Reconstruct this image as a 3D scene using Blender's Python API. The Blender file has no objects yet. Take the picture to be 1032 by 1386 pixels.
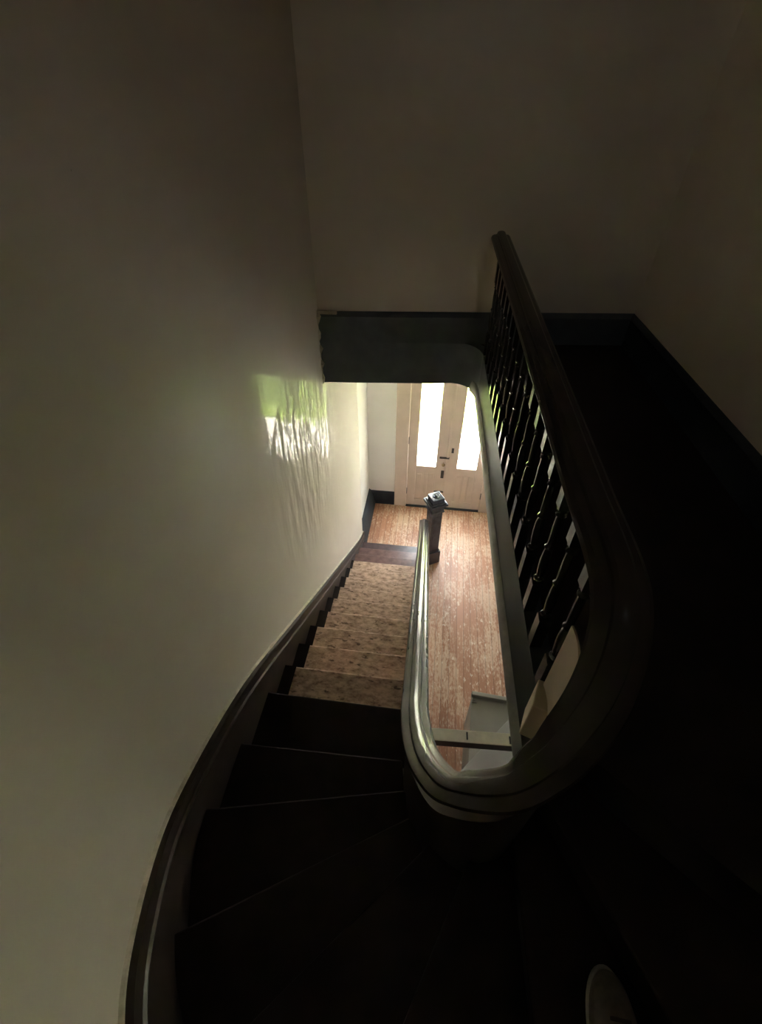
import bpy, bmesh, math, random
from mathutils import Vector, Matrix, noise
random.seed(7)
C = bpy.context.scene.collection
PI = math.pi

# ------------------------------------------------------------------ helpers
def H(u, v, z):
    """hall frame (the lower flight and the front hall are turned a little against the landing)"""
    a = 0.03
    return Vector((u*math.cos(a) + v*math.sin(a), -u*math.sin(a) + v*math.cos(a), z))

def tag(o, label=None, cat=None, group=None, kind=None):
    if label: o['label'] = label
    if cat: o['category'] = cat
    if group: o['group'] = group
    if kind: o['kind'] = kind
    return o

def empty(name, loc=(0, 0, 0), rz=0.0):
    o = bpy.data.objects.new(name, None); C.objects.link(o)
    o.empty_display_size = 0.1
    o.location = loc; o.rotation_euler = (0, 0, rz)
    return o

class MB:
    def __init__(self): self.bm = bmesh.new()
    def hexa(self, p):            # p: 4 bottom, 4 top
        v = [self.bm.verts.new(q) for q in p]
        for f in ((3,2,1,0),(4,5,6,7),(0,1,5,4),(1,2,6,5),(2,3,7,6),(3,0,4,7)):
            self.bm.faces.new([v[i] for i in f])
        return self
    def box(self, x0, x1, y0, y1, z0, z1, f=None):
        f = f or (lambda a, b, c: Vector((a, b, c)))
        return self.hexa([f(x0,y0,z0),f(x1,y0,z0),f(x1,y1,z0),f(x0,y1,z0),
                          f(x0,y0,z1),f(x1,y0,z1),f(x1,y1,z1),f(x0,y1,z1)])
    def prism(self, pts, z0, z1):
        b = [self.bm.verts.new((p[0], p[1], z0)) for p in pts]
        t = [self.bm.verts.new((p[0], p[1], z1)) for p in pts]
        n = len(pts)
        self.bm.faces.new(list(reversed(b))); self.bm.faces.new(t)
        for i in range(n):
            self.bm.faces.new((b[i], b[(i+1) % n], t[(i+1) % n], t[i]))
        return self
    def lathe(self, prof, n=16, c=(0, 0, 0)):
        rings = []
        for r, z in prof:
            rings.append([self.bm.verts.new((c[0]+r*math.cos(2*PI*i/n), c[1]+r*math.sin(2*PI*i/n), c[2]+z)) for i in range(n)])
        for a, b in zip(rings, rings[1:]):
            for i in range(n):
                self.bm.faces.new((a[i], a[(i+1) % n], b[(i+1) % n], b[i]))
        self.bm.faces.new(list(reversed(rings[0]))); self.bm.faces.new(rings[-1])
        return self
    def sweep(self, path, prof, side=None):
        """prof: closed list of (across, up); across = to the RIGHT of the direction of travel in plan"""
        rings = []
        n = len(path)
        for i, p in enumerate(path):
            a = Vector(path[max(i-1, 0)]); b = Vector(path[min(i+1, n-1)])
            t = (b - a); t.z = 0; t.normalize()
            r = Vector((t.y, -t.x, 0))
            pr = prof(i) if callable(prof) else prof
            rings.append([self.bm.verts.new(Vector(p) + r*q[0] + Vector((0, 0, q[1]))) for q in pr])
        m = len(rings[0])
        for a, b in zip(rings, rings[1:]):
            for j in range(m):
                self.bm.faces.new((a[j], a[(j+1) % m], b[(j+1) % m], b[j]))
        self.bm.faces.new(rings[0]); self.bm.faces.new(list(reversed(rings[-1])))
        return self
    def build(self, name, mat, parent=None, smooth=False, bevel=0.0, seg=2, angle=None):
        bm = self.bm
        bmesh.ops.recalc_face_normals(bm, faces=bm.faces)
        me = bpy.data.meshes.new(name); bm.to_mesh(me); bm.free()
        if mat: me.materials.append(mat)
        o = bpy.data.objects.new(name, me); C.objects.link(o)
        if parent: o.parent = parent
        if smooth:
            for p in me.polygons: p.use_smooth = True
            me.set_sharp_from_angle(angle=math.radians(angle or 40))
        if bevel:
            b = o.modifiers.new('bevel', 'BEVEL'); b.width = bevel; b.segments = seg
            b.limit_method = 'ANGLE'; b.angle_limit = math.radians(40)
        return o

def catmull(pts, n=8):
    P = [Vector(p) for p in pts]
    P = [P[0]*2 - P[1]] + P + [P[-1]*2 - P[-2]]
    out = []
    for i in range(1, len(P)-2):
        p0, p1, p2, p3 = P[i-1:i+3]
        for k in range(n):
            t = k/n
            out.append(0.5*((2*p1) + (-p0+p2)*t + (2*p0-5*p1+4*p2-p3)*t*t + (-p0+3*p1-3*p2+p3)*t**3))
    out.append(P[-2].copy())
    return out

# ------------------------------------------------------------------ materials
class M:
    def __init__(self, name):
        self.m = bpy.data.materials.new(name); self.m.use_nodes = True
        self.t = self.m.node_tree; self.n = self.t.nodes; self.l = self.t.links
        self.p = self.n['Principled BSDF']
    def node(self, typ, **kw):
        n = self.n.new(typ)
        for k, v in kw.items():
            if k in n.inputs.keys(): n.inputs[k].default_value = v
            else: setattr(n, k, v)
        return n
    def coords(self, scale=(1, 1, 1), rot=(0, 0, 0)):
        g = self.n.new('ShaderNodeNewGeometry')
        mp = self.n.new('ShaderNodeMapping'); mp.inputs['Scale'].default_value = scale; mp.inputs['Rotation'].default_value = rot
        self.l.new(g.outputs['Position'], mp.inputs['Vector'])
        return mp.outputs['Vector']
    def noise(self, vec, scale=5.0, detail=4.0, rough=0.55):
        n = self.n.new('ShaderNodeTexNoise'); n.inputs['Scale'].default_value = scale
        n.inputs['Detail'].default_value = detail; n.inputs['Roughness'].default_value = rough
        self.l.new(vec, n.inputs['Vector']); return n.outputs['Fac']
    def ramp(self, fac, stops, interp='LINEAR'):
        r = self.n.new('ShaderNodeValToRGB'); r.color_ramp.interpolation = interp
        e = r.color_ramp.elements
        while len(e) < len(stops): e.new(0.5)
        for i, (p, c) in enumerate(stops):
            e[i].position = p; e[i].color = (*c, 1) if len(c) == 3 else c
        self.l.new(fac, r.inputs['Fac']); return r.outputs['Color']
    def mix(self, fac, a, b, mode='MIX'):
        x = self.n.new('ShaderNodeMix'); x.data_type = 'RGBA'; x.blend_type = mode
        for s, v in (('Factor', fac), ('A', a), ('B', b)):
            sock = [q for q in x.inputs if q.name == s and (q.type == 'RGBA' if s != 'Factor' else q.type == 'VALUE')][0]
            if hasattr(v, 'is_output'): self.l.new(v, sock)
            else: sock.default_value = v if s == 'Factor' else (*v, 1)
        return [q for q in x.outputs if q.type == 'RGBA'][0]
    def math(self, op, a, b=0.0):
        x = self.n.new('ShaderNodeMath'); x.operation = op
        for i, v in enumerate((a, b)):
            if hasattr(v, 'is_output'): self.l.new(v, x.inputs[i])
            else: x.inputs[i].default_value = v
        return x.outputs[0]
    def bump(self, h, strength=0.3, dist=0.01):
        b = self.n.new('ShaderNodeBump'); b.inputs['Strength'].default_value = strength; b.inputs['Distance'].default_value = dist
        self.l.new(h, b.inputs['Height']); self.l.new(b.outputs['Normal'], self.p.inputs['Normal'])
    def set(self, color=None, rough=None, spec=None, coat=None, metal=None):
        for k, v in (('Base Color', color), ('Roughness', rough), ('Specular IOR Level', spec), ('Coat Weight', coat), ('Metallic', metal)):
            if v is None: continue
            if hasattr(v, 'is_output'): self.l.new(v, self.p.inputs[k])
            elif k == 'Base Color': self.p.inputs[k].default_value = (*v, 1)
            else: self.p.inputs[k].default_value = v
        return self.m

def paint(name, c, rough=0.4, var=0.12, scale=3.0, bump=0.0, spec=0.5, bscale=60):
    m = M(name); v = m.coords()
    f = m.noise(v, scale, 5)
    lo = tuple(x*(1-var) for x in c); hi = tuple(min(1, x*(1+var)) for x in c)
    col = m.ramp(f, [(0.3, lo), (0.7, hi)])
    if bump: m.bump(m.noise(v, bscale, 3), bump, 0.004)
    return m.set(col, rough, spec)

def gloss_wall():
    m = M('gloss_cream_wall_paint')
    v = m.coords()
    col = m.ramp(m.noise(v, 1.2, 6), [(0.3, (0.60, 0.545, 0.49)), (0.7, (0.66, 0.605, 0.545))])
    # scattered dark specks and scuffs
    sp = m.ramp(m.noise(m.coords((1, 1, 1)), 42, 2), [(0.79, (0, 0, 0)), (0.82, (1, 1, 1))])
    col = m.mix(m.math('MULTIPLY', sp, 0.5), col, (0.2, 0.17, 0.13))
    # an uneven, brush-dragged patch of plaster beside the fascia, smoother elsewhere
    g = m.n.new('ShaderNodeNewGeometry')
    dist = m.n.new('ShaderNodeVectorMath'); dist.operation = 'DISTANCE'
    m.l.new(g.outputs['Position'], dist.inputs[0]); dist.inputs[1].default_value = (-0.83, 2.75, -2.05)
    patch = m.ramp(dist.outputs['Value'], [(0.35, (1, 1, 1)), (0.85, (0.07, 0.07, 0.07))])
    wavy = m.noise(m.coords((2.9, 2.9, 0.85), (0.22, 0, 0)), 3.6, 1.5, 0.45)
    wav2 = m.noise(m.coords((1.0, 1.0, 0.55)), 2.4, 2, 0.5)
    fine = m.noise(m.coords((1, 1, 0.6)), 55, 3)
    h = m.math('ADD', m.math('ADD', m.math('MULTIPLY', m.math('MULTIPLY', wavy, patch), 3.4), m.math('MULTIPLY', wav2, 0.4)), m.math('MULTIPLY', fine, 0.02))
    m.bump(h, 0.22, 0.03)
    m.p.inputs['Coat Weight'].default_value = 0.15; m.p.inputs['Coat Roughness'].default_value = 0.06
    m.l.new(m.p.inputs['Normal'].links[0].from_socket, m.p.inputs['Coat Normal'])
    return m.set(col, 0.6, 0.04)

def boards():
    m = M('worn_orange_floorboards')
    g = m.coords((1, 1, 1), (0, 0, -0.03*0+0.03))
    sx = m.n.new('ShaderNodeSeparateXYZ'); m.l.new(g, sx.inputs[0])
    bx = m.math('DIVIDE', sx.outputs['X'], 0.088)
    fl = m.math('FLOOR', bx); fr = m.math('FRACT', bx)
    wn = m.n.new('ShaderNodeTexWhiteNoise'); wn.noise_dimensions = '1D'; m.l.new(fl, wn.inputs['W'])
    base = m.ramp(wn.outputs['Value'], [(0.0, (0.36, 0.165, 0.092)), (0.5, (0.42, 0.205, 0.122)), (1.0, (0.48, 0.245, 0.15))])
    # paint worn away in long streaks and flakes
    long = m.noise(m.coords((14, 1.3, 1), (0, 0, 0.03)), 2.2, 6, 0.68)
    fleck = m.noise(m.coords((22, 9, 1), (0, 0, 0.03)), 2.6, 4, 0.65)
    big = m.noise(m.coords((1.3, 0.8, 1)), 1.6, 3)
    w = m.math('ADD', m.math('ADD', m.math('MULTIPLY', long, 0.55), m.math('MULTIPLY', fleck, 0.55)), m.math('MULTIPLY', big, 0.5))
    wear = m.ramp(w, [(0.76, (0, 0, 0)), (0.87, (1, 1, 1))])
    col = m.mix(m.math('MULTIPLY', wear, 0.62), base, (0.72, 0.55, 0.40))
    pf = m.ramp(m.noise(m.coords((16, 6, 1), (0, 0, 0.3)), 2.3, 2, 0.5), [(0.655, (0, 0, 0)), (0.68, (1, 1, 1))])
    col = m.mix(m.math('MULTIPLY', pf, 0.7), col, (0.80, 0.68, 0.54))
    dk = m.ramp(m.noise(m.coords((30, 10, 1)), 3.0, 3), [(0.68, (0, 0, 0)), (0.74, (1, 1, 1))])
    col = m.mix(m.math('MULTIPLY', dk, 0.55), col, (0.12, 0.055, 0.03))
    gap = m.math('LESS_THAN', fr, 0.045)
    col = m.mix(m.math('MULTIPLY', gap, 0.75), col, (0.05, 0.025, 0.015))
    m.bump(m.math('SUBTRACT', m.math('MULTIPLY', w, 0.5), gap), 0.35, 0.003)
    return m.set(col, 0.42, 0.45)

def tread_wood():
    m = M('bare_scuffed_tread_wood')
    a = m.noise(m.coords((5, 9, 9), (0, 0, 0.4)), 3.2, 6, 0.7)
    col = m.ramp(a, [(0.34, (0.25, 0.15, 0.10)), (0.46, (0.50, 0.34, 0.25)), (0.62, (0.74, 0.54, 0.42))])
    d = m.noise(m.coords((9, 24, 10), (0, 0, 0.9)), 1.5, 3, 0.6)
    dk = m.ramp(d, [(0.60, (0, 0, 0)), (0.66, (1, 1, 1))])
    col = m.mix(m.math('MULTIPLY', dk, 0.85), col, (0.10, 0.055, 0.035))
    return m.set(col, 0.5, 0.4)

def glass():
    m = M('door_glass')
    t = m.n.new('ShaderNodeBsdfTransparent'); t.inputs[0].default_value = (0.95, 0.97, 0.96, 1)
    g = m.n.new('ShaderNodeBsdfGlossy'); g.inputs['Roughness'].default_value = 0.02
    mx = m.n.new('ShaderNodeMixShader'); mx.inputs[0].default_value = 0.06
    m.l.new(t.outputs[0], mx.inputs[1]); m.l.new(g.outputs[0], mx.inputs[2])
    m.l.new(mx.outputs[0], m.n['Material Output'].inputs['Surface'])
    return m.m

def leafy(name, c):
    m = M(name)
    f = m.noise(m.coords(), 6, 3)
    return m.set(m.ramp(f, [(0.3, tuple(x*0.6 for x in c)), (0.7, c)]), 0.55, 0.3)

WALL = gloss_wall()
WHITE = paint('white_hall_paint', (0.80, 0.79, 0.77), 0.35, 0.05, 2)
LAND = paint('cream_landing_paint', (0.80, 0.73, 0.65), 0.4, 0.06, 1.5, 0.15)
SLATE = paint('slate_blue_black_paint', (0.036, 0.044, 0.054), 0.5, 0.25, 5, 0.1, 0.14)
SLATE2 = paint('glare_lightened_slate_paint', (0.105, 0.120, 0.138), 0.5, 0.2, 5, 0.1, 0.2)  # slate lightened in colour to stand in for glare over the back fascia
LIP = paint('lit_edge_grey_paint', (0.30, 0.31, 0.32), 0.3, 0.35, 7, 0.1)  # light along the fascia's lower edge put into the bead colour
BALM = paint('dark_baluster_varnish', (0.03, 0.03, 0.032), 0.16, 0.3, 12, 0.0)
RAILM = paint('dark_brown_rail_varnish', (0.042, 0.033, 0.029), 0.24, 0.2, 9, 0.0, 0.2)
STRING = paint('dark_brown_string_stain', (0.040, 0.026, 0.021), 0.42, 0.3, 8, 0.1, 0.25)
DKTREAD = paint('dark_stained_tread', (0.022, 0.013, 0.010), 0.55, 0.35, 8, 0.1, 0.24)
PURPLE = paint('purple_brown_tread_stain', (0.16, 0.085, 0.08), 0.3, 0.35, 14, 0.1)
DKPURPLE = paint('dark_plum_tread_stain', (0.075, 0.045, 0.048), 0.35, 0.35, 14, 0.1)
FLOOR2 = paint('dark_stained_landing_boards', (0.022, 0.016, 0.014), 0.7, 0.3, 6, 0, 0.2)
BOARD = boards()
TREAD = tread_wood()
PEACH = paint('pale_pink_door_paint', (0.64, 0.53, 0.46), 0.4, 0.07, 4, 0.05)
GLASS = glass()
IRON = paint('dark_iron', (0.05, 0.045, 0.045), 0.4, 0.2, 20)
BRASS = paint('worn_brass', (0.30, 0.20, 0.10), 0.3, 0.2, 20)
NEWEL = paint('slate_newel_paint', (0.055, 0.058, 0.075), 0.2, 0.3, 9)
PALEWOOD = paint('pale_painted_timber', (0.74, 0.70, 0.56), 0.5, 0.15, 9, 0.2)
GREY = paint('grey_green_cupboard_paint', (0.30, 0.29, 0.24), 0.5, 0.08, 4)
SHEET = paint('pale_grey_board', (0.40, 0.385, 0.35), 0.5, 0.08, 3)
POST = paint('cream_post_paint', (0.62, 0.52, 0.40), 0.45, 0.1, 6)
SHOE = paint('grey_knit_shoe', (0.20, 0.185, 0.16), 0.8, 0.2, 40, 0.3)
SOLE = paint('off_white_rubber', (0.40, 0.38, 0.34), 0.6, 0.1, 20)
LACE = paint('dark_grey_lace', (0.08, 0.075, 0.07), 0.8, 0.1, 20)
PLASTER = paint('broken_plaster_edge', (0.50, 0.45, 0.37), 0.8, 0.2, 25, 0.5)
CONC = paint('pale_concrete', (0.74, 0.68, 0.61), 0.8, 0.1, 2, 0.2)
GRASS = leafy('lawn_green', (0.265, 0.36, 0.055))
LEAF = leafy('tree_leaf_green', (0.20, 0.34, 0.045))
BARK = paint('tree_bark', (0.12, 0.085, 0.06), 0.9, 0.3, 14, 0.6)

# ------------------------------------------------------------------ levels and main lines
FLOOR_Z = -5.10
UP_Z = -1.365           # landing floor
CEIL_Z = -1.69          # underside of the landing edge
TOP_Z = 1.7
RISE, RUN, V1 = 0.178, 0.2865, 4.70
WL = -0.905             # stair wall (hall frame u)
DV = 5.85               # door plane (hall frame v)
XR = 0.43               # landing balustrade
def backy(x): return 3.448 + 0.0769*x

# ------------------------------------------------------------------ shell
def wall_strip(name, pts, z0, z1, mat, th=0.12, label=None, cat='wall', smooth=False):
    """pts in plan; body lies to the LEFT of the direction of travel"""
    mb = MB(); mb.sweep([(p[0], p[1], 0) for p in pts], [(0, z0), (0, z1), (-th, z1), (-th, z0)])
    o = mb.build(name, mat, None, smooth=smooth, angle=30)
    return tag(o, label, cat, kind='structure')

P = lambda u, v: (H(u, v, 0).x, H(u, v, 0).y)
curve = catmull([(*P(WL, 1.25), 0), (*P(WL, 0.95), 0), (-0.884, 0.66, 0), (-0.872, 0.40, 0), (-0.785, 0.13, 0), (-0.668, -0.07, 0), (-0.47, -0.27, 0),
                 (-0.15, -0.45, 0), (0.3, -0.56, 0), (0.9, -0.56, 0), (1.3, -0.38, 0), (1.47, 0.05, 0)], 6)
curve = [(p.x, p.y) for p in curve]
lw = [P(WL, 4.78)] + [P(WL, v) for v in (4.3, 3.6, 3.0, 2.4, 1.8)] + curve
# travelling from the hall towards the camera the room is on the left, so go the other way round
WZ0, WZ1 = 0.62, 0.82  # opening for the added window
iw = [i for i, p in enumerate(lw) if p[1] < -0.5 and 0.41 < p[0] < 0.79]
def grid_wall(mb, pts, zs_, th, hole):
    """pts run with the room on the right-hand side; hole = (first column, last column, row) left open"""
    n_ = len(pts); lay = []
    for off in (0.0, -th):
        col = []
        for i, p in enumerate(pts):
            a = Vector(pts[max(i-1, 0)]); b = Vector(pts[min(i+1, n_-1)]); t = (b-a).normalized()
            q = Vector(p) + Vector((t.y, -t.x))*off
            col.append([mb.bm.verts.new((q.x, q.y, z)) for z in zs_])
        lay.append(col)
    F = mb.bm.faces.new
    for c_ in range(n_-1):
        for k_ in range(len(zs_)-1):
            if hole and hole[0] <= c_ < hole[1] and k_ == hole[2]: continue
            for L_ in lay: F((L_[c_][k_], L_[c_+1][k_], L_[c_+1][k_+1], L_[c_][k_+1]))
        for k_ in (0, len(zs_)-1):
            F((lay[0][c_][k_], lay[0][c_+1][k_], lay[1][c_+1][k_], lay[1][c_][k_]))
    for c_ in (0, n_-1):
        for k_ in range(len(zs_)-1):
            F((lay[0][c_][k_], lay[0][c_][k_+1], lay[1][c_][k_+1], lay[1][c_][k_]))
    if hole:
        for c_ in range(hole[0], hole[1]):
            for k_ in (hole[2], hole[2]+1):
                F((lay[0][c_][k_], lay[0][c_+1][k_], lay[1][c_+1][k_], lay[1][c_][k_]))
        for c_ in hole[:2]:
            k_ = hole[2]; F((lay[0][c_][k_], lay[0][c_][k_+1], lay[1][c_][k_+1], lay[1][c_][k_]))
rv = list(reversed(lw)); nr = len(rv)-1
mb = MB(); grid_wall(mb, rv, [FLOOR_Z-0.05, WZ0, WZ1, TOP_Z], 0.12, (nr-iw[-1], nr-iw[0], 1))
tag(mb.build('wall_left', WALL, None, smooth=True, angle=30), 'glossy cream stair wall that curves round at the head of the stairs', 'wall', kind='structure')
wx0, wx1 = lw[iw[0]][0], lw[iw[-1]][0]
win = empty('added_window_1', ((wx0+wx1)/2, -0.62, WZ0)); tag(win, 'small added window, unseen, to brighten the back wall, high in the curved wall behind the stair head', 'window', kind='structure')  # unseen window added behind the camera to brighten the landing back wall
hw = (wx1-wx0)/2; hh = WZ1-WZ0
mb = MB()
for a, b, c_, d_ in ((-hw, -hw+0.03, 0, hh), (hw-0.03, hw, 0, hh), (-hw, hw, 0, 0.03), (-hw, hw, hh-0.03, hh), (-0.012, 0.012, 0, hh)): mb.box(a, b, -0.03, 0.03, c_, d_)
mb.build('frame', PEACH, win, bevel=0.003)
MB().box(-hw+0.02, hw-0.02, -0.003, 0.003, 0.02, hh-0.02).build('glass_pane', GLASS, win)
wall_strip('wall_left_hall', [P(-0.965, 4.66), P(-0.965, DV+0.1)], FLOOR_Z-0.05, CEIL_Z+0.08, WHITE, 0.12, 'plain pale wall between the foot of the stairs and the front wall')
wall_strip('wall_back', [(-1.05, backy(-1.05)), (1.6, backy(1.6))], UP_Z, TOP_Z, LAND, 0.12, 'cream landing wall above the stairwell opening')
wall_strip('wall_right', [(1.47, 3.7), (1.47, 0.0)], UP_Z-0.2, TOP_Z, LAND, 0.12, 'cream landing wall right of the balustrade')
wall_strip('wall_right_hall', [P(1.22, DV+0.1), P(1.22, -0.9)], FLOOR_Z-0.05, CEIL_Z+0.06, WHITE, 0.12, 'pale right wall of the front hall')
wall_strip('wall_rear_hall', [P(1.4, -0.8), P(-1.1, -0.8)], FLOOR_Z-0.05, CEIL_Z+0.06, WHITE, 0.12, 'pale rear wall of the hall below the winders')
# front wall with the door opening
CL, CR = -0.345, 0.865
DT = FLOOR_Z + 2.55
mb = MB()
mb.box(-1.1, CL-0.02, DV, DV+0.14, FLOOR_Z-0.05, CEIL_Z+0.08, H)
mb.box(CR+0.02, 1.4, DV, DV+0.14, FLOOR_Z-0.05, CEIL_Z+0.08, H)
mb.box(CL-0.02, CR+0.02, DV, DV+0.14, DT+0.02, CEIL_Z+0.08, H)
tag(mb.build('wall_front', WHITE), 'white front wall around the double doors', 'wall', kind='structure')
tag(MB().box(-1.15, 1.42, -0.95, DV+0.16, FLOOR_Z-0.12, FLOOR_Z, H).build('floor_hall', BOARD), 'worn orange brown floorboards of the front hall', 'floor', kind='structure')
tag(MB().box(-1.15, 1.42, 3.47, DV+0.16, CEIL_Z, CEIL_Z+0.10, H).build('ceiling_hall', WHITE), 'white hall ceiling between landing edge and front doors', 'ceiling', kind='structure')
tag(MB().box(-1.3, 1.75, -0.9, 3.8, TOP_Z-0.02, TOP_Z+0.1).build('ceiling_landing', LAND), 'cream ceiling over the stairwell', 'ceiling', kind='structure')
# landing slab
slab = [(0.425, 0.64), (0.45, 0.615), (1.32, -0.105), (1.55, -0.3), (1.55, 3.62), (0.12, 3.50)]
corner = [(0.41 - 0.20*(1-math.cos(a)), 3.465 - 0.235 + 0.235*math.sin(a)) for a in [math.radians(90 - 9*i) for i in range(11)]]
slab += [(x+0.015, y+0.02) for x, y in corner[:-1]]
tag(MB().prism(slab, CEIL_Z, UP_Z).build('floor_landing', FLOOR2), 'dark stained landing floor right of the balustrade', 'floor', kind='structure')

# stairwell edge: fascia from the back wall round the corner and along the landing
corner = [(0.41 - 0.20*(1-math.cos(a)), 3.465 - 0.235 + 0.235*math.sin(a)) for a in [math.radians(90 - 9*i) for i in range(11)]]
fpath = [(-0.93, backy(-0.93)-0.012), (-0.4, backy(-0.4)-0.012)] + [(0.05, backy(0.05)-0.012)] + corner + [(0.41, y) for y in (2.6, 1.9, 1.2, 0.62)]
def fascia(name, pts, mat, label):
    mb = MB(); mb.sweep([(x, y, 0) for x, y in pts], [(0, CEIL_Z), (0, UP_Z+0.004), (-0.07, UP_Z+0.004), (-0.07, CEIL_Z)])
    tag(mb.build(name, mat, smooth=True, angle=30), label, 'fascia', kind='structure')
fascia('trim_1', fpath[:-4], SLATE2, 'glare-lightened slate fascia board below the landing back wall, curving at its right end')
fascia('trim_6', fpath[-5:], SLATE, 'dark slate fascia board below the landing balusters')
lp = corner[6:] + [(0.41, y) for y in (2.6, 1.9, 1.2, 0.62)]
mb = MB(); mb.sweep([(x, y, 0) for x, y in lp], [(0.0, CEIL_Z-0.012), (0.016, CEIL_Z-0.008), (0.02, CEIL_Z+0.02), (0.014, CEIL_Z+0.055), (0.0, CEIL_Z+0.075)])
tag(mb.build('trim_2', LIP, smooth=True, angle=50), 'grey bead with painted edge light along the lower edge of the landing fascia', 'moulding', kind='structure')
# landing skirting boards (the back one caps the fascia)
def skirt_path(name, pts, z0, z1, mat, label):
    mb = MB(); h = z1 - z0
    mb.sweep([(x, y, z0) for x, y in pts], [(0, 0), (0.020, 0), (0.020, 0.012), (0.016, 0.02), (0.016, h-0.045), (0.022, h-0.035), (0.012, h-0.01), (0.004, h), (0, h)])
    return tag(mb.build(name, mat, smooth=True, angle=35), label, 'baseboard', kind='structure')
skirt_path('baseboard_back', [(-0.86, backy(-0.86)), (0.3, backy(0.3)), (1.47, backy(1.47))], UP_Z, UP_Z+0.225, SLATE2, 'glare-lightened slate skirting along the foot of the landing back wall')
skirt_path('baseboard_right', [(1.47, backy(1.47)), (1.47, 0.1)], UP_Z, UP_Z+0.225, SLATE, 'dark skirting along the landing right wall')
mb = MB(); mb.sweep([(*P(-0.965, 4.80), FLOOR_Z), (*P(-0.965, DV), FLOOR_Z)], [(0, 0), (0.105, 0), (0.105, 0.03), (0.06, 0.20), (0.03, 0.27), (0, 0.30)])
tag(mb.build('baseboard_left_hall', SLATE, smooth=True, angle=35), 'deep dark skirting at the foot of the hall left wall', 'baseboard', kind='structure')
skirt_path('baseboard_front', [P(-0.965, DV), P(-0.535, DV)], FLOOR_Z, FLOOR_Z+0.27, SLATE, 'dark skirting on the front wall left of the doors')
skirt_path('baseboard_right_hall', [P(1.22, DV), P(1.22, -0.8)], FLOOR_Z, FLOOR_Z+0.27, SLATE, 'dark skirting at the foot of the hall right wall')
# ragged plaster where the fascia meets the stair wall
mb = MB()
zs = [CEIL_Z + i*(UP_Z+0.235-CEIL_Z)/14 for i in range(15)]
w = [0.030 + 0.012*math.sin(i*2.1) + random.uniform(-0.008, 0.008) for i in range(15)]
yb = backy(-0.82)-0.03
for i in range(14):
    x0 = -0.845
    mb.hexa([(x0, yb-w[i]*1.2, zs[i]), (x0+w[i]+.022, yb, zs[i]), (x0+w[i]+.022, yb+0.02, zs[i]), (x0, yb+0.02, zs[i]),
             (x0, yb-w[i+1]*1.2, zs[i+1]), (x0+w[i+1]+.022, yb, zs[i+1]), (x0+w[i+1]+.022, yb+0.02, zs[i+1]), (x0, yb+0.02, zs[i+1])])
mb.box(-0.845, -0.66, yb-0.004, yb+0.02, UP_Z+0.215, UP_Z+0.237)
tag(mb.build('trim_3', PLASTER), 'ragged pale plaster edge at the left end of the fascia', 'plaster', kind='structure')

# ------------------------------------------------------------------ front doors
mb = MB()
for a, b in ((CL-0.195, CL), (CR, CR+0.195)):
    mb.box(a, b, DV-0.028, DV+0.002, FLOOR_Z, DT+0.16, H)
mb.box(CL-0.195, CR+0.195, DV-0.03, DV+0.002, DT, DT+0.17, H)
for a, b in ((CL-0.02, CL), (CR, CR+0.02)):
    mb.box(a, b, DV, DV+0.14, FLOOR_Z, DT+0.02, H)
mb.box(CL, CR, DV, DV+0.14, DT, DT+0.02, H)
tag(mb.build('trim_4', PEACH, bevel=0.006), 'pale pink casing framing the double front doors', 'door casing', kind='structure')
tag(MB().box(CL, CR, DV-0.03, DV+0.14, FLOOR_Z-0.01, FLOOR_Z+0.012, H).build('trim_5', SLATE), 'dark threshold under the double front doors', 'threshold', kind='structure')

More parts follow.
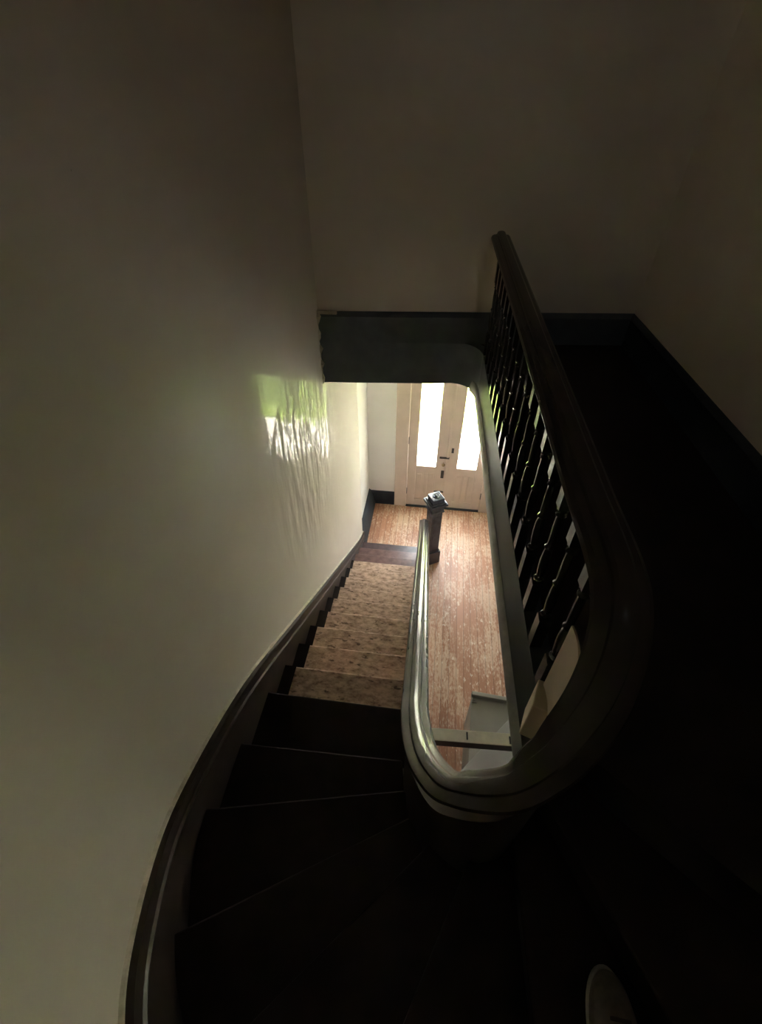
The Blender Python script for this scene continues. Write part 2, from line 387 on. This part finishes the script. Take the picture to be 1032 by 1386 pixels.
GB, GT = -4.275, -2.74
def door(name, a, b, ga, gb, label, left):
    root = empty(name, H((a+b)/2, DV+0.03, FLOOR_Z), -0.03)
    tag(root, label, 'door', kind='structure')
    cx = (a+b)/2
    L = lambda u, v, z: Vector((u-cx, v-DV-0.03, z-FLOOR_Z))
    y0, y1 = DV+0.012, DV+0.057
    z0, z1 = FLOOR_Z+0.014, DT-0.003
    mb = MB()
    mb.box(a+.002, ga, y0, y1, z0, z1, L); mb.box(gb, b-.002, y0, y1, z0, z1, L)          # stiles
    mb.box(ga, gb, y0, y1, z0, z0+0.13, L); mb.box(ga, gb, y0, y1, GB-0.13, GB, L); mb.box(ga, gb, y0, y1, GT, z1, L)
    m_ = (ga+gb)/2
    mb.box(m_-0.03, m_+0.03, y0, y1, z0+0.13, GB-0.13, L)
    mb.build('door_frame', PEACH, root, bevel=0.004)
    for p, q in ((ga, m_-0.03), (m_+0.03, gb)):
        mb = MB(); mb.box(p, q, y0+0.014, y1-0.014, z0+0.13, GB-0.13, L)
        zz0, zz1 = z0+0.13, GB-0.13
        mb.box(p+0.025, q-0.025, y0+0.006, y0+0.02, zz0+0.03, zz1-0.03, L)
        mb.build('door_panel', PEACH, root, bevel=0.005)
    mb = MB()
    for r in ((ga-0.004, ga+0.012, GB, GT), (gb-0.012, gb+0.004, GB, GT), (ga, gb, GB-0.022, GB+0.006), (ga, gb, GT-0.012, GT)):
        mb.box(r[0], r[1], y0-0.008, y0+0.016, r[2], r[3], L)
    mb.build('glazing_bead', PEACH, root, bevel=0.003)
    MB().box(ga, gb, (y0+y1)/2-.002, (y0+y1)/2+.002, GB, GT, L).build('glass_pane', GLASS, root)
    hx = a if left else b
    for z in (-4.785, -3.81):
        mb = MB(); mb.box(hx-0.010, hx+0.010, y0-0.014, y0+0.004, z-0.055, z+0.055, L)
        mb.lathe([(0.008, -0.06), (0.009, 0.06)], 10, tuple(L(hx, y0-0.012, z)))
        mb.build('hinge', IRON, root)
    if left:
        mb = MB(); mb.box(b-0.075, b-0.028, y0-0.006, y0+0.002, -4.48, -4.33, L)
        mb.build('lock_plate', IRON, root, bevel=0.003)
        k = MB()
        for i in range(10):
            pass
        prof = [(0.012, 0.0), (0.010, 0.02), (0.024, 0.032), (0.029, 0.045), (0.024, 0.058), (0.008, 0.062)]
        k.lathe(prof, 16); ob = k.build('door_knob', BRASS, root, smooth=True)
        ob.rotation_euler = (PI/2, 0, 0); ob.location = L(b-0.052, y0-0.002, -4.19)
        MB().box(b-0.12, b+0.03, y0-0.022, y0, -4.095, -4.07, L).build('slide_bolt', IRON, root, bevel=0.003)
        MB().box(b-0.16, b-0.005, y0-0.02, y0, -4.765, -4.74, L).build('slide_bolt', IRON, root, bevel=0.003)
        MB().box(b-0.014, b+0.022, y0-0.016, y0-0.001, z0, z1, L).build('astragal', PEACH, root, bevel=0.004)
    else:
        mb = MB(); mb.box(a+0.05, a+0.085, y0-0.02, y0, -3.98, -3.90, L)
        mb.build('bolt_keeper', IRON, root, bevel=0.003)
    return root
door('door_1', CL, 0.260, -0.212, 0.105, 'left leaf of the front doors, with lock plate, knob and bolts', True)
door('door_2', 0.260, CR, 0.413, 0.732, 'right leaf of the front doors, hinged on the right and partly cut off by the landing edge', False)

# ------------------------------------------------------------------ staircase
stair = empty('staircase', H(-0.4, 4.7, FLOOR_Z), 0)
tag(stair, 'long flight of worn stairs with dark winders descending to the hall', 'staircase')
bpy.context.view_layer.update()
S0 = stair.location.copy()
def sp(o):                      # keep world placement under the stair root
    o.location = o.location - S0; return o
def nose_v(k): return V1 - RUN*(k-1)
def zk(k): return FLOOR_Z + RISE*k
UO = 0.055                      # outer (well) end of the treads, hall u
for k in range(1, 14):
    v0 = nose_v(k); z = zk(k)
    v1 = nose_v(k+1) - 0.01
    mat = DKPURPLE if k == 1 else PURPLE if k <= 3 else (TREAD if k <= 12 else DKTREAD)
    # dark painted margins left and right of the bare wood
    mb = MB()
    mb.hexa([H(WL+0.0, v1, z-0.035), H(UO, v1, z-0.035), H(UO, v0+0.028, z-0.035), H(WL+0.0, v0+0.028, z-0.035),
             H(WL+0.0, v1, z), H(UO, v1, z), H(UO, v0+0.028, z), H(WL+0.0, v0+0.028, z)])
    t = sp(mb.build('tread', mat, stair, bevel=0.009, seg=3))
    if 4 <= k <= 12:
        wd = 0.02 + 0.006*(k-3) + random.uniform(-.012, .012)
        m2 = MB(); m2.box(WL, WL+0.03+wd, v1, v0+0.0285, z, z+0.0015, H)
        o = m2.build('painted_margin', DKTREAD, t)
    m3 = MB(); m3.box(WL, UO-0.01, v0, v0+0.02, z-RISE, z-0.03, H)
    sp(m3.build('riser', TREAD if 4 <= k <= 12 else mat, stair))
# winders: nosing lines (inner point, outer point) from the straight flight to the landing
wl_ = [None]*22
wind = {14: ((0.02, 0.905), (-0.93, 0.905)), 15: ((0.045, 0.712), (-0.92, 0.532)), 16: ((0.075, 0.56), (-0.84, 0.065)),
        17: ((0.155, 0.44), (-0.60, -0.28)), 18: ((0.30, 0.41), (-0.16, -0.50)), 19: ((0.40, 0.46), (0.42, -0.60)),
        20: ((0.445, 0.54), (1.0, -0.58)), 21: ((0.45, 0.62), (1.32, -0.1))}
outer_corners = {14: [], 15: [(-0.895, 0.3)], 16: [(-0.74, -0.14)], 17: [(-0.40, -0.40)], 18: [(0.1, -0.58)], 19: [(0.7, -0.60)], 20: [(1.2, -0.48)]}
i13 = (H(UO, nose_v(13), 0).x, H(UO, nose_v(13), 0).y)
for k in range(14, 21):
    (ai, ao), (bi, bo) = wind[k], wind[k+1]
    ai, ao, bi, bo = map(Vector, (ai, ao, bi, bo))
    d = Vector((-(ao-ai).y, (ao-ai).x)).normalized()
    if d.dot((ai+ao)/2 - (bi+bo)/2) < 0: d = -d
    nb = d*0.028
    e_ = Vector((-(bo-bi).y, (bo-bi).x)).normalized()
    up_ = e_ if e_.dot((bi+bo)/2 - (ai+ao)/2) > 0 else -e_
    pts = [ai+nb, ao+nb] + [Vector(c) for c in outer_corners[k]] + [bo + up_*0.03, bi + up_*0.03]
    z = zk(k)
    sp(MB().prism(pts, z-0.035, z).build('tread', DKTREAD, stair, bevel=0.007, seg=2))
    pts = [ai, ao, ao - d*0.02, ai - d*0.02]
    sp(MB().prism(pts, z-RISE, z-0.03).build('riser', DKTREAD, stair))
# tread under the last straight nosing is continued to winder 14 by tread 13 above

# handrail / well line (top of rail)
rail_left = [H(u, v, z) for u, v, z in ((-0.008, 4.52, -4.155), (0.005, 3.6, -3.585), (0.012, 2.6, -2.965), (0.018, 1.7, -2.405), (0.022, 1.35, -2.20))]
railpts = [Vector(p) for p in rail_left] + [Vector(p) for p in (
    (0.0575, 1.06, -2.02), (0.056, 0.861, -1.865), (0.077, 0.66, -1.69), (0.125, 0.515, -1.51), (0.178, 0.452, -1.375), (0.262, 0.408, -1.205),
    (0.325, 0.415, -1.06), (0.362, 0.438, -0.94), (0.392, 0.475, -0.855), (0.415, 0.53, -0.785), (0.428, 0.60, -0.725), (0.432, 0.70, -0.697))] + \
    [Vector((XR, y, -0.693 + 0.028*(y-0.9))) for y in (0.95, 1.5, 2.2, 2.9, 3.44)]
rail = catmull(railpts, 10)
prof = [(0, 0), (0.016, -0.002), (0.024, -0.008), (0.027, -0.018), (0.032, -0.021), (0.046, -0.022), (0.057, -0.030), (0.061, -0.042),
        (0.055, -0.055), (0.040, -0.060), (0.032, -0.070), (0.030, -0.088)]
prof = prof + [(-x, z) for x, z in reversed(prof[1:])]
bal = empty('balustrade', (XR, 2.0, UP_Z))
tag(bal, 'dark continuous handrail on turned balusters, sweeping round the well and along the landing', 'balustrade')
B0 = Vector(bal.location)
def bp(o): o.location = o.location - B0; return o
o = MB().sweep(rail, prof).build('handrail', RAILM, bal, smooth=True, angle=28); bp(o)
# well string: follows the rail below, curved board carrying the balusters
idx0 = 0
ws = []
for p in rail:
    if p.y < 0.70 or p.x < 0.3:
        ws.append(Vector((p.x, p.y, p.z)))
def zs_of(p):
    d = 0.675
    if p.y < 1.3:                       # the string board rises close under the rail round the bend
        t = min(1.0, max(0.0, (1.3 - p.y)/0.7)); t = t*t*(3-2*t)
        d = 0.675 - 0.43*t
    return p.z - d
sweep_pts = [(p.x, p.y, zs_of(p)) for p in ws if p.y < 4.55]
bend = [min(1.0, max(0.0, (1.3-p.y)/0.7)) for p in ws if p.y < 4.55]
o = MB().sweep(sweep_pts, lambda i: [(0.022, -0.33-0.5*bend[i]), (0.022, 0.0), (-0.022, 0.0), (-0.022, -0.33-0.5*bend[i])]).build('well_string', STRING, stair, smooth=True, angle=30); sp(o)
# wall string with cap
sk = [H(WL, 4.80, -4.775), H(WL, 4.45, -4.60), H(WL, 3.6, -4.03), H(WL, 2.5, -3.285), H(WL, 1.7, -2.735), H(WL, 1.25, -2.425)]
sk = [Vector(p) for p in sk] + [Vector(p) for p in ((H(WL, 0.95, 0).x, H(WL, 0.95, 0).y, -2.26), (-0.884, 0.66, -2.135), (-0.872, 0.40, -2.045), (-0.785, 0.13, -1.90),
      (-0.668, -0.07, -1.76), (-0.47, -0.27, -1.62), (-0.15, -0.45, -1.45), (0.3, -0.56, -1.27), (0.9, -0.56, -1.12), (1.3, -0.38, -1.13))]
skc = catmull(sk, 8)
skc = list(reversed(skc))
# reversed travel: room side is on the right-hand side
o = MB().sweep(skc, [(-0.002, -0.62), (0.018, -0.62), (0.018, -0.135), (0.030, -0.125), (0.032, -0.112), (0.024, -0.10), (0.022, -0.022), (0.034, -0.014), (0.034, -0.004), (0.02, 0.0), (-0.002, 0.0)]).build('wall_string', STRING, stair, smooth=True, angle=25); sp(o)
o = MB().sweep(skc, [(-0.002, -0.001), (0.014, -0.001), (0.010, 0.006), (-0.002, 0.012)]).build('caulk_line', PLASTER, stair, smooth=True, angle=25); sp(o); o['label'] = 'pale plaster line along the top of the wall string'
# closed wall under the flight on the hall side
mb = MB()
A = H(0.0, 4.50, 0); Bp = H(0.02, 1.0, 0)
mb.hexa([(A.x-.02, A.y, FLOOR_Z), (A.x+.02, A.y, FLOOR_Z), (Bp.x+.02, Bp.y, FLOOR_Z), (Bp.x-.02, Bp.y, FLOOR_Z),
         (A.x-.02, A.y, FLOOR_Z+.02), (A.x+.02, A.y, FLOOR_Z+.02), (Bp.x+.02, Bp.y, -2.95), (Bp.x-.02, Bp.y, -2.95)])
tag(mb.build('wall_spandrel', WHITE), 'pale wall closing the space below the stairs on the hall side', 'wall', kind='structure')

# balusters
def baluster_mesh(h, bt=0.12, bb=0.145):
    mb = MB(); s = 0.019
    mb.box(-s, s, -s, s, 0, bb); mb.box(-s, s, -s, s, h-bt, h)
    a = h - bt - bb
    pr = [(0.010, -0.002), (0.017, 0.01), (0.017, 0.02), (0.010, 0.028), (0.0135, 0.05), (0.0165, 0.09), (0.0155, 0.13), (0.012, 0.16), (0.0105, a*0.5-0.012), (0.017, a*0.5), (0.0105, a*0.5+0.012),
          (0.012, a*0.62), (0.013, a*0.75), (0.011, a*0.9), (0.017, a-0.03), (0.011, a-0.022), (0.017, a-0.012), (0.010, a+0.002)]
    mb.lathe(pr, 12, (0, 0, bb))
    bmesh.ops.recalc_face_normals(mb.bm, faces=mb.bm.faces)
    me = bpy.data.meshes.new('baluster'); mb.bm.to_mesh(me); mb.bm.free(); me.materials.append(BALM)
    for p in me.polygons: p.use_smooth = True
    me.set_sharp_from_angle(angle=math.radians(35))
    return me
def put(me, x, y, z, rz=0.0):
    o = bpy.data.objects.new('baluster', me); C.objects.link(o); o.parent = bal
    o.location = Vector((x, y, z)) - B0; o.rotation_euler.z = rz
bm_land = baluster_mesh(0.60)
y = 0.755
while y < 3.40:
    put(bm_land, XR, y, UP_Z+0.003); y += 0.1475
bm_str = baluster_mesh(0.595)
acc = 0.0; last = None
for i, p in enumerate(rail):
    if p.y > 4.35 and p.x < 0.3: last = p; continue
    if p.y > 0.55 and p.x > 0.3: break
    if last is not None:
        acc += math.hypot(p.x-last.x, p.y-last.y)
        if acc > 0.143 and p.y > 1.15:
            put(bm_str, p.x, p.y, p.z-0.678, math.atan2(p.y-last.y, p.x-last.x)); acc = 0
    last = p

# newel post at the foot
nw = empty('newel_post', (0.262, 4.66, FLOOR_Z), math.radians(28))
tag(nw, 'square slate coloured newel post with a flat moulded cap at the stair foot', 'newel post')
MB().box(-0.105, 0.105, -0.105, 0.105, 0, 0.24).build('plinth', NEWEL, nw, bevel=0.008)
mb = MB()
mb.box(-0.078, 0.078, -0.078, 0.078, 0.24, 1.02)
for s in (-1, 1):
    mb.box(s*0.078-0.004, s*0.078+0.004, -0.045, 0.045, 0.32, 0.92); mb.box(-0.045, 0.045, s*0.078-0.004, s*0.078+0.004, 0.32, 0.92)
mb.box(-0.088, 0.088, -0.088, 0.088, 0.25, 0.275)
mb.build('shaft', NEWEL, nw, bevel=0.005)
mb = MB(); mb.box(-0.095, 0.095, -0.095, 0.095, 0.99, 1.02); mb.box(-0.088, 0.088, -0.088, 0.088, 1.02, 1.11)
mb.box(-0.125, 0.125, -0.125, 0.125, 1.11, 1.145); mb.box(-0.105, 0.105, -0.105, 0.105, 1.145, 1.165)
cap = mb.build('cap', NEWEL, nw, bevel=0.007)
mb = MB(); mb.box(-0.085, 0.085, -0.085, 0.085, 1.165, 1.23)
mb.build('cap_block', NEWEL, cap, bevel=0.008)
bm = bmesh.new()
mb = MB(); mb.lathe([(0.048, 1.225), (0.048, 1.238), (0.040, 1.243), (0.030, 1.236), (0.024, 1.236), (0.016, 1.246), (0.004, 1.250)], 24)
bm.free()
mb.build('rosette', NEWEL, cap, smooth=True)

# cream face of the curved string on the well side, and the block where it meets the fascia
lin = [p for p in sweep_pts if p[0] > 0.335 and p[1] < 0.75]
mb = MB(); mb.sweep(lin, [(-0.0215, -0.30), (-0.0215, -0.004), (-0.027, -0.004), (-0.027, -0.30)])
o = mb.build('string_face', POST, stair, smooth=True, angle=30); sp(o); o['label'] = 'cream painted curved face of the string'
o = MB().box(-0.034, 0.034, -0.045, 0.045, -1.46, -1.27, lambda x, y, z: Vector((0.412 + x*.94 + y*.34, 0.665 + y*.94 - x*.34, z))).build('corner_block', POST, stair, bevel=0.004); sp(o)
o['label'] = 'cream painted square block'

# timber brace across the well
tb = empty('timber_brace', (0.72, 1.565, -3.745))
tag(tb, 'pale timber brace with its shaded sides coloured dark spanning the well below the handrail bend', 'timber')
MB().hexa([(-0.66, -0.075, -0.06), (0.53, -0.045, -0.06), (0.53, 0.045, -0.06), (-0.66, 0.015, -0.06), (-0.66, -0.075, 0.04), (0.53, -0.045, 0.04), (0.53, 0.045, 0.04), (-0.66, 0.015, 0.04)]).build('shaded_beam', STRING, tb, bevel=0.003)  # dark colour stands in for shade on the brace's sides
MB().hexa([(-0.66, -0.076, 0.04), (0.53, -0.046, 0.04), (0.53, 0.046, 0.04), (-0.66, 0.016, 0.04), (-0.66, -0.076, 0.052), (0.53, -0.046, 0.052), (0.53, 0.046, 0.052), (-0.66, 0.016, 0.052)]).build('lit_top', PALEWOOD, tb, bevel=0.002)  # pale cap split off as the lit top face
for x in (-0.20, 0.13, 0.165):
    mb = MB(); mb.box(x-0.006, x+0.006, -0.045, 0.012, 0.0515, 0.058); mb.build('nail_plate', IRON, tb)

# grey cupboard with a lipped top on the hall floor
cb = empty('low_cupboard', H(0.93, 1.9, FLOOR_Z))
cb.rotation_euler.z = -0.09
tag(cb, 'grey green low cupboard with a raised back lip, seen down the well', 'cupboard')
MB().box(-0.33, 0.22, -0.45, 0.36, 0.0, 0.68).build('cabinet_body', GREY, cb, bevel=0.004)
MB().box(-0.34, 0.22, -0.46, 0.37, 0.68, 0.70).build('cabinet_top', GREY, cb, bevel=0.004)
MB().box(-0.34, 0.22, 0.33, 0.37, 0.70, 0.745).build('back_lip', GREY, cb, bevel=0.004)
mb = MB(); mb.box(-0.335, -0.285, 0.27, 0.325, 0.70, 0.712); mb.box(-0.333, -0.30, 0.285, 0.31, 0.71, 0.72)
mb.build('corner_bracket', GREY, cb, bevel=0.003)

# smooth board leaning over the cupboard
mb = MB()
a, b, c, d = (Vector((x, y, -4.398)) for x, y in ((1.10, 2.12), (0.50, 1.48), (0.92, 1.08), (1.23, 1.55)))
t = Vector((0, 0, 0.018))
mb.hexa([a, b, c, d, a+t, b+t, c+t, d+t])
tag(mb.build('plaster_sheet', SHEET, bevel=0.003), 'smooth pale grey board lying aslant on the low cupboard', 'board')

# toe of the photographer's shoe on a winder
sh = empty('shoe', (0.565, 0.03, zk(19)))
sh.rotation_euler.z = math.radians(-4)
tag(sh, 'grey rounded shoe toe on the dark winder near the picture bottom', 'shoe')
def shoe_shell(scale, z0, z1, n=40):
    mb = MB(); rings = []
    out = []
    for i in range(n):
        a = 2*PI*i/n
        x = 0.054*math.sin(a)*(1.0 + 0.12*math.cos(a)); yy = 0.135*math.cos(a)
        out.append((x*scale, yy*scale - 0.01))
    return out
mb = MB(); o_ = shoe_shell(1.03, 0, 0); mb.prism(o_, 0.0, 0.026); mb.build('sole', SOLE, sh, bevel=0.006)
mb = MB(); rings = []
base = shoe_shell(1.0, 0, 0)
for s, zf in ((1.0, 0.0), (1.0, 0.25), (0.97, 0.5), (0.88, 0.75), (0.72, 0.92), (0.4, 1.0)):
    ring = []
    for x, yy in base:
        hgt = 0.055 + 0.055*max(0.0, min(1.0, (0.06-yy)/0.16))
        ring.append(mb.bm.verts.new((x*s, yy*(0.3+0.7*s) - 0.006, 0.024 + hgt*zf)))
    rings.append(ring)
for a_, b_ in zip(rings, rings[1:]):
    for i in range(len(a_)): mb.bm.faces.new((a_[i], a_[(i+1) % len(a_)], b_[(i+1) % len(a_)], b_[i]))
mb.bm.faces.new(rings[-1]); mb.bm.faces.new(list(reversed(rings[0])))
mb.build('upper', SHOE, sh, smooth=True, angle=60)
mb = MB()
for q in range(4):
    yy = 0.028 - 0.022*q; zz = 0.094 + 0.009*q
    mb.box(-0.024, 0.024, yy-0.004, yy+0.004, zz-0.004, zz+0.003)
mb.build('lace', LACE, sh, bevel=0.002)

# ------------------------------------------------------------------ outdoors
tag(MB().box(-1.6, 1.9, DV+0.14, 8.55, FLOOR_Z-0.25, FLOOR_Z-0.12, H).build('path_front', CONC), 'pale concrete path outside the front doors', 'path', kind='structure')
tag(MB().box(-14, 14, DV+0.15, 11.6, FLOOR_Z-0.4, FLOOR_Z-0.16, H).build('ground_lawn', GRASS), 'green lawn either side of the concrete path', 'lawn', kind='structure')
tag(MB().box(-30, 30, 11.6, 32, FLOOR_Z-0.4, FLOOR_Z-0.2, H).build('road_front', CONC), 'pale concrete street beyond the lawn', 'road', kind='structure')
def leaf_ball(mb, c, r, n, size):
    for _ in range(n):
        d = Vector((random.gauss(0, 1), random.gauss(0, 1), random.gauss(0, 1))).normalized()
        p = Vector(c) + d*r*(0.55 + 0.45*random.random())
        q = Vector((random.gauss(0, 1), random.gauss(0, 1), random.gauss(0, 1))).normalized()
        e = d.cross(q).normalized(); f = e.cross(d + q*0.6).normalized()
        s = size*random.uniform(0.7, 1.3)
        vs = [mb.bm.verts.new(p + e*s*a + f*s*b) for a, b in ((-0.5, 0), (0, -0.28), (0.5, 0), (0, 0.28))]
        mb.bm.faces.new(vs)
for (u, v, h, r, lab) in ((4.6, 10.2, 3.6, 1.4, 'leafy green tree on the lawn right of the front path'), (-5.0, 10.0, 4.2, 1.6, 'leafy green tree on the lawn left of the front path'),
                          (9.0, 9.6, 5.0, 1.9, 'tall green tree at the far right of the lawn')):
    root = empty('tree', H(u, v, FLOOR_Z-0.16)); tag(root, lab, 'tree')
    mb = MB(); mb.lathe([(0.16, 0), (0.12, 0.4), (0.10, h*0.55), (0.05, h*0.8)], 10); mb.build('trunk', BARK, root, smooth=True)
    mb = MB()
    for q in range(7):
        leaf_ball(mb, (random.uniform(-.5, .5)*r, random.uniform(-.5, .5)*r, h*0.62 + random.uniform(-.3, .5)*r), r*0.62, 420, 0.22)
    tag(mb.build('foliage', LEAF, root), kind='stuff')

# ------------------------------------------------------------------ light
wd = bpy.data.worlds.new('sky'); bpy.context.scene.world = wd; wd.use_nodes = True
su = bpy.data.lights.new('sun', 'SUN'); su.energy = 45; su.angle = 0.009; su.color = (1.0, 0.95, 0.86)
so = bpy.data.objects.new('sun', su); C.objects.link(so); so.rotation_euler = Vector((-0.75, 0.10, -1.0)).to_track_quat('-Z', 'Y').to_euler()
nt = wd.node_tree; bg = nt.nodes['Background']
bg.inputs['Color'].default_value = (0.93, 0.97, 1.0, 1); bg.inputs['Strength'].default_value = 10.0
def portal(u0, u1):
    l = bpy.data.lights.new('daylight_portal', 'AREA'); l.shape = 'RECTANGLE'; l.size = u1-u0; l.size_y = GT-GB
    l.cycles.is_portal = True
    o = bpy.data.objects.new('daylight_portal', l); C.objects.link(o)
    o.location = H((u0+u1)/2, DV+0.075, (GB+GT)/2); o.rotation_euler = (-PI/2, 0, -0.03)
    return o
l = bpy.data.lights.new('daylight_portal', 'AREA'); l.shape = 'RECTANGLE'; l.size = wx1-wx0; l.size_y = WZ1-WZ0; l.cycles.is_portal = True  # portal for the added window
o = bpy.data.objects.new('daylight_portal', l); C.objects.link(o); o.location = ((wx0+wx1)/2, -0.66, (WZ0+WZ1)/2); o.rotation_euler = (PI/2, 0, 0)
portal(-0.212, 0.105); portal(0.413, 0.732)

# ------------------------------------------------------------------ camera
f, yh, vpx = 620.0, 135.0, 600.0
CX, CY = 516.0, 693.0
th = math.atan((CY-yh)/f); psi = math.atan((vpx-CX)*math.cos(th)/f)
fw = Vector((-math.sin(psi)*math.cos(th), math.cos(psi)*math.cos(th), -math.sin(th)))
rt = Vector((math.cos(psi), math.sin(psi), 0)); up = rt.cross(fw)
cam = bpy.data.cameras.new('camera'); co = bpy.data.objects.new('camera', cam); C.objects.link(co)
co.matrix_world = Matrix((rt, up, -fw)).transposed().to_4x4()
cam.sensor_fit = 'VERTICAL'; cam.sensor_height = 24.0; cam.lens = 24.0*f/1386.0
cam.clip_start = 0.02
sc = bpy.context.scene
sc.camera = co
sc.view_settings.view_transform = 'Standard'; sc.view_settings.look = 'None'
sc.view_settings.exposure = 1.85; sc.view_settings.gamma = 1.0
sc.cycles.use_denoising = True
sc.cycles.max_bounces = 16; sc.cycles.diffuse_bounces = 10; sc.cycles.glossy_bounces = 8; sc.cycles.transparent_max_bounces = 16
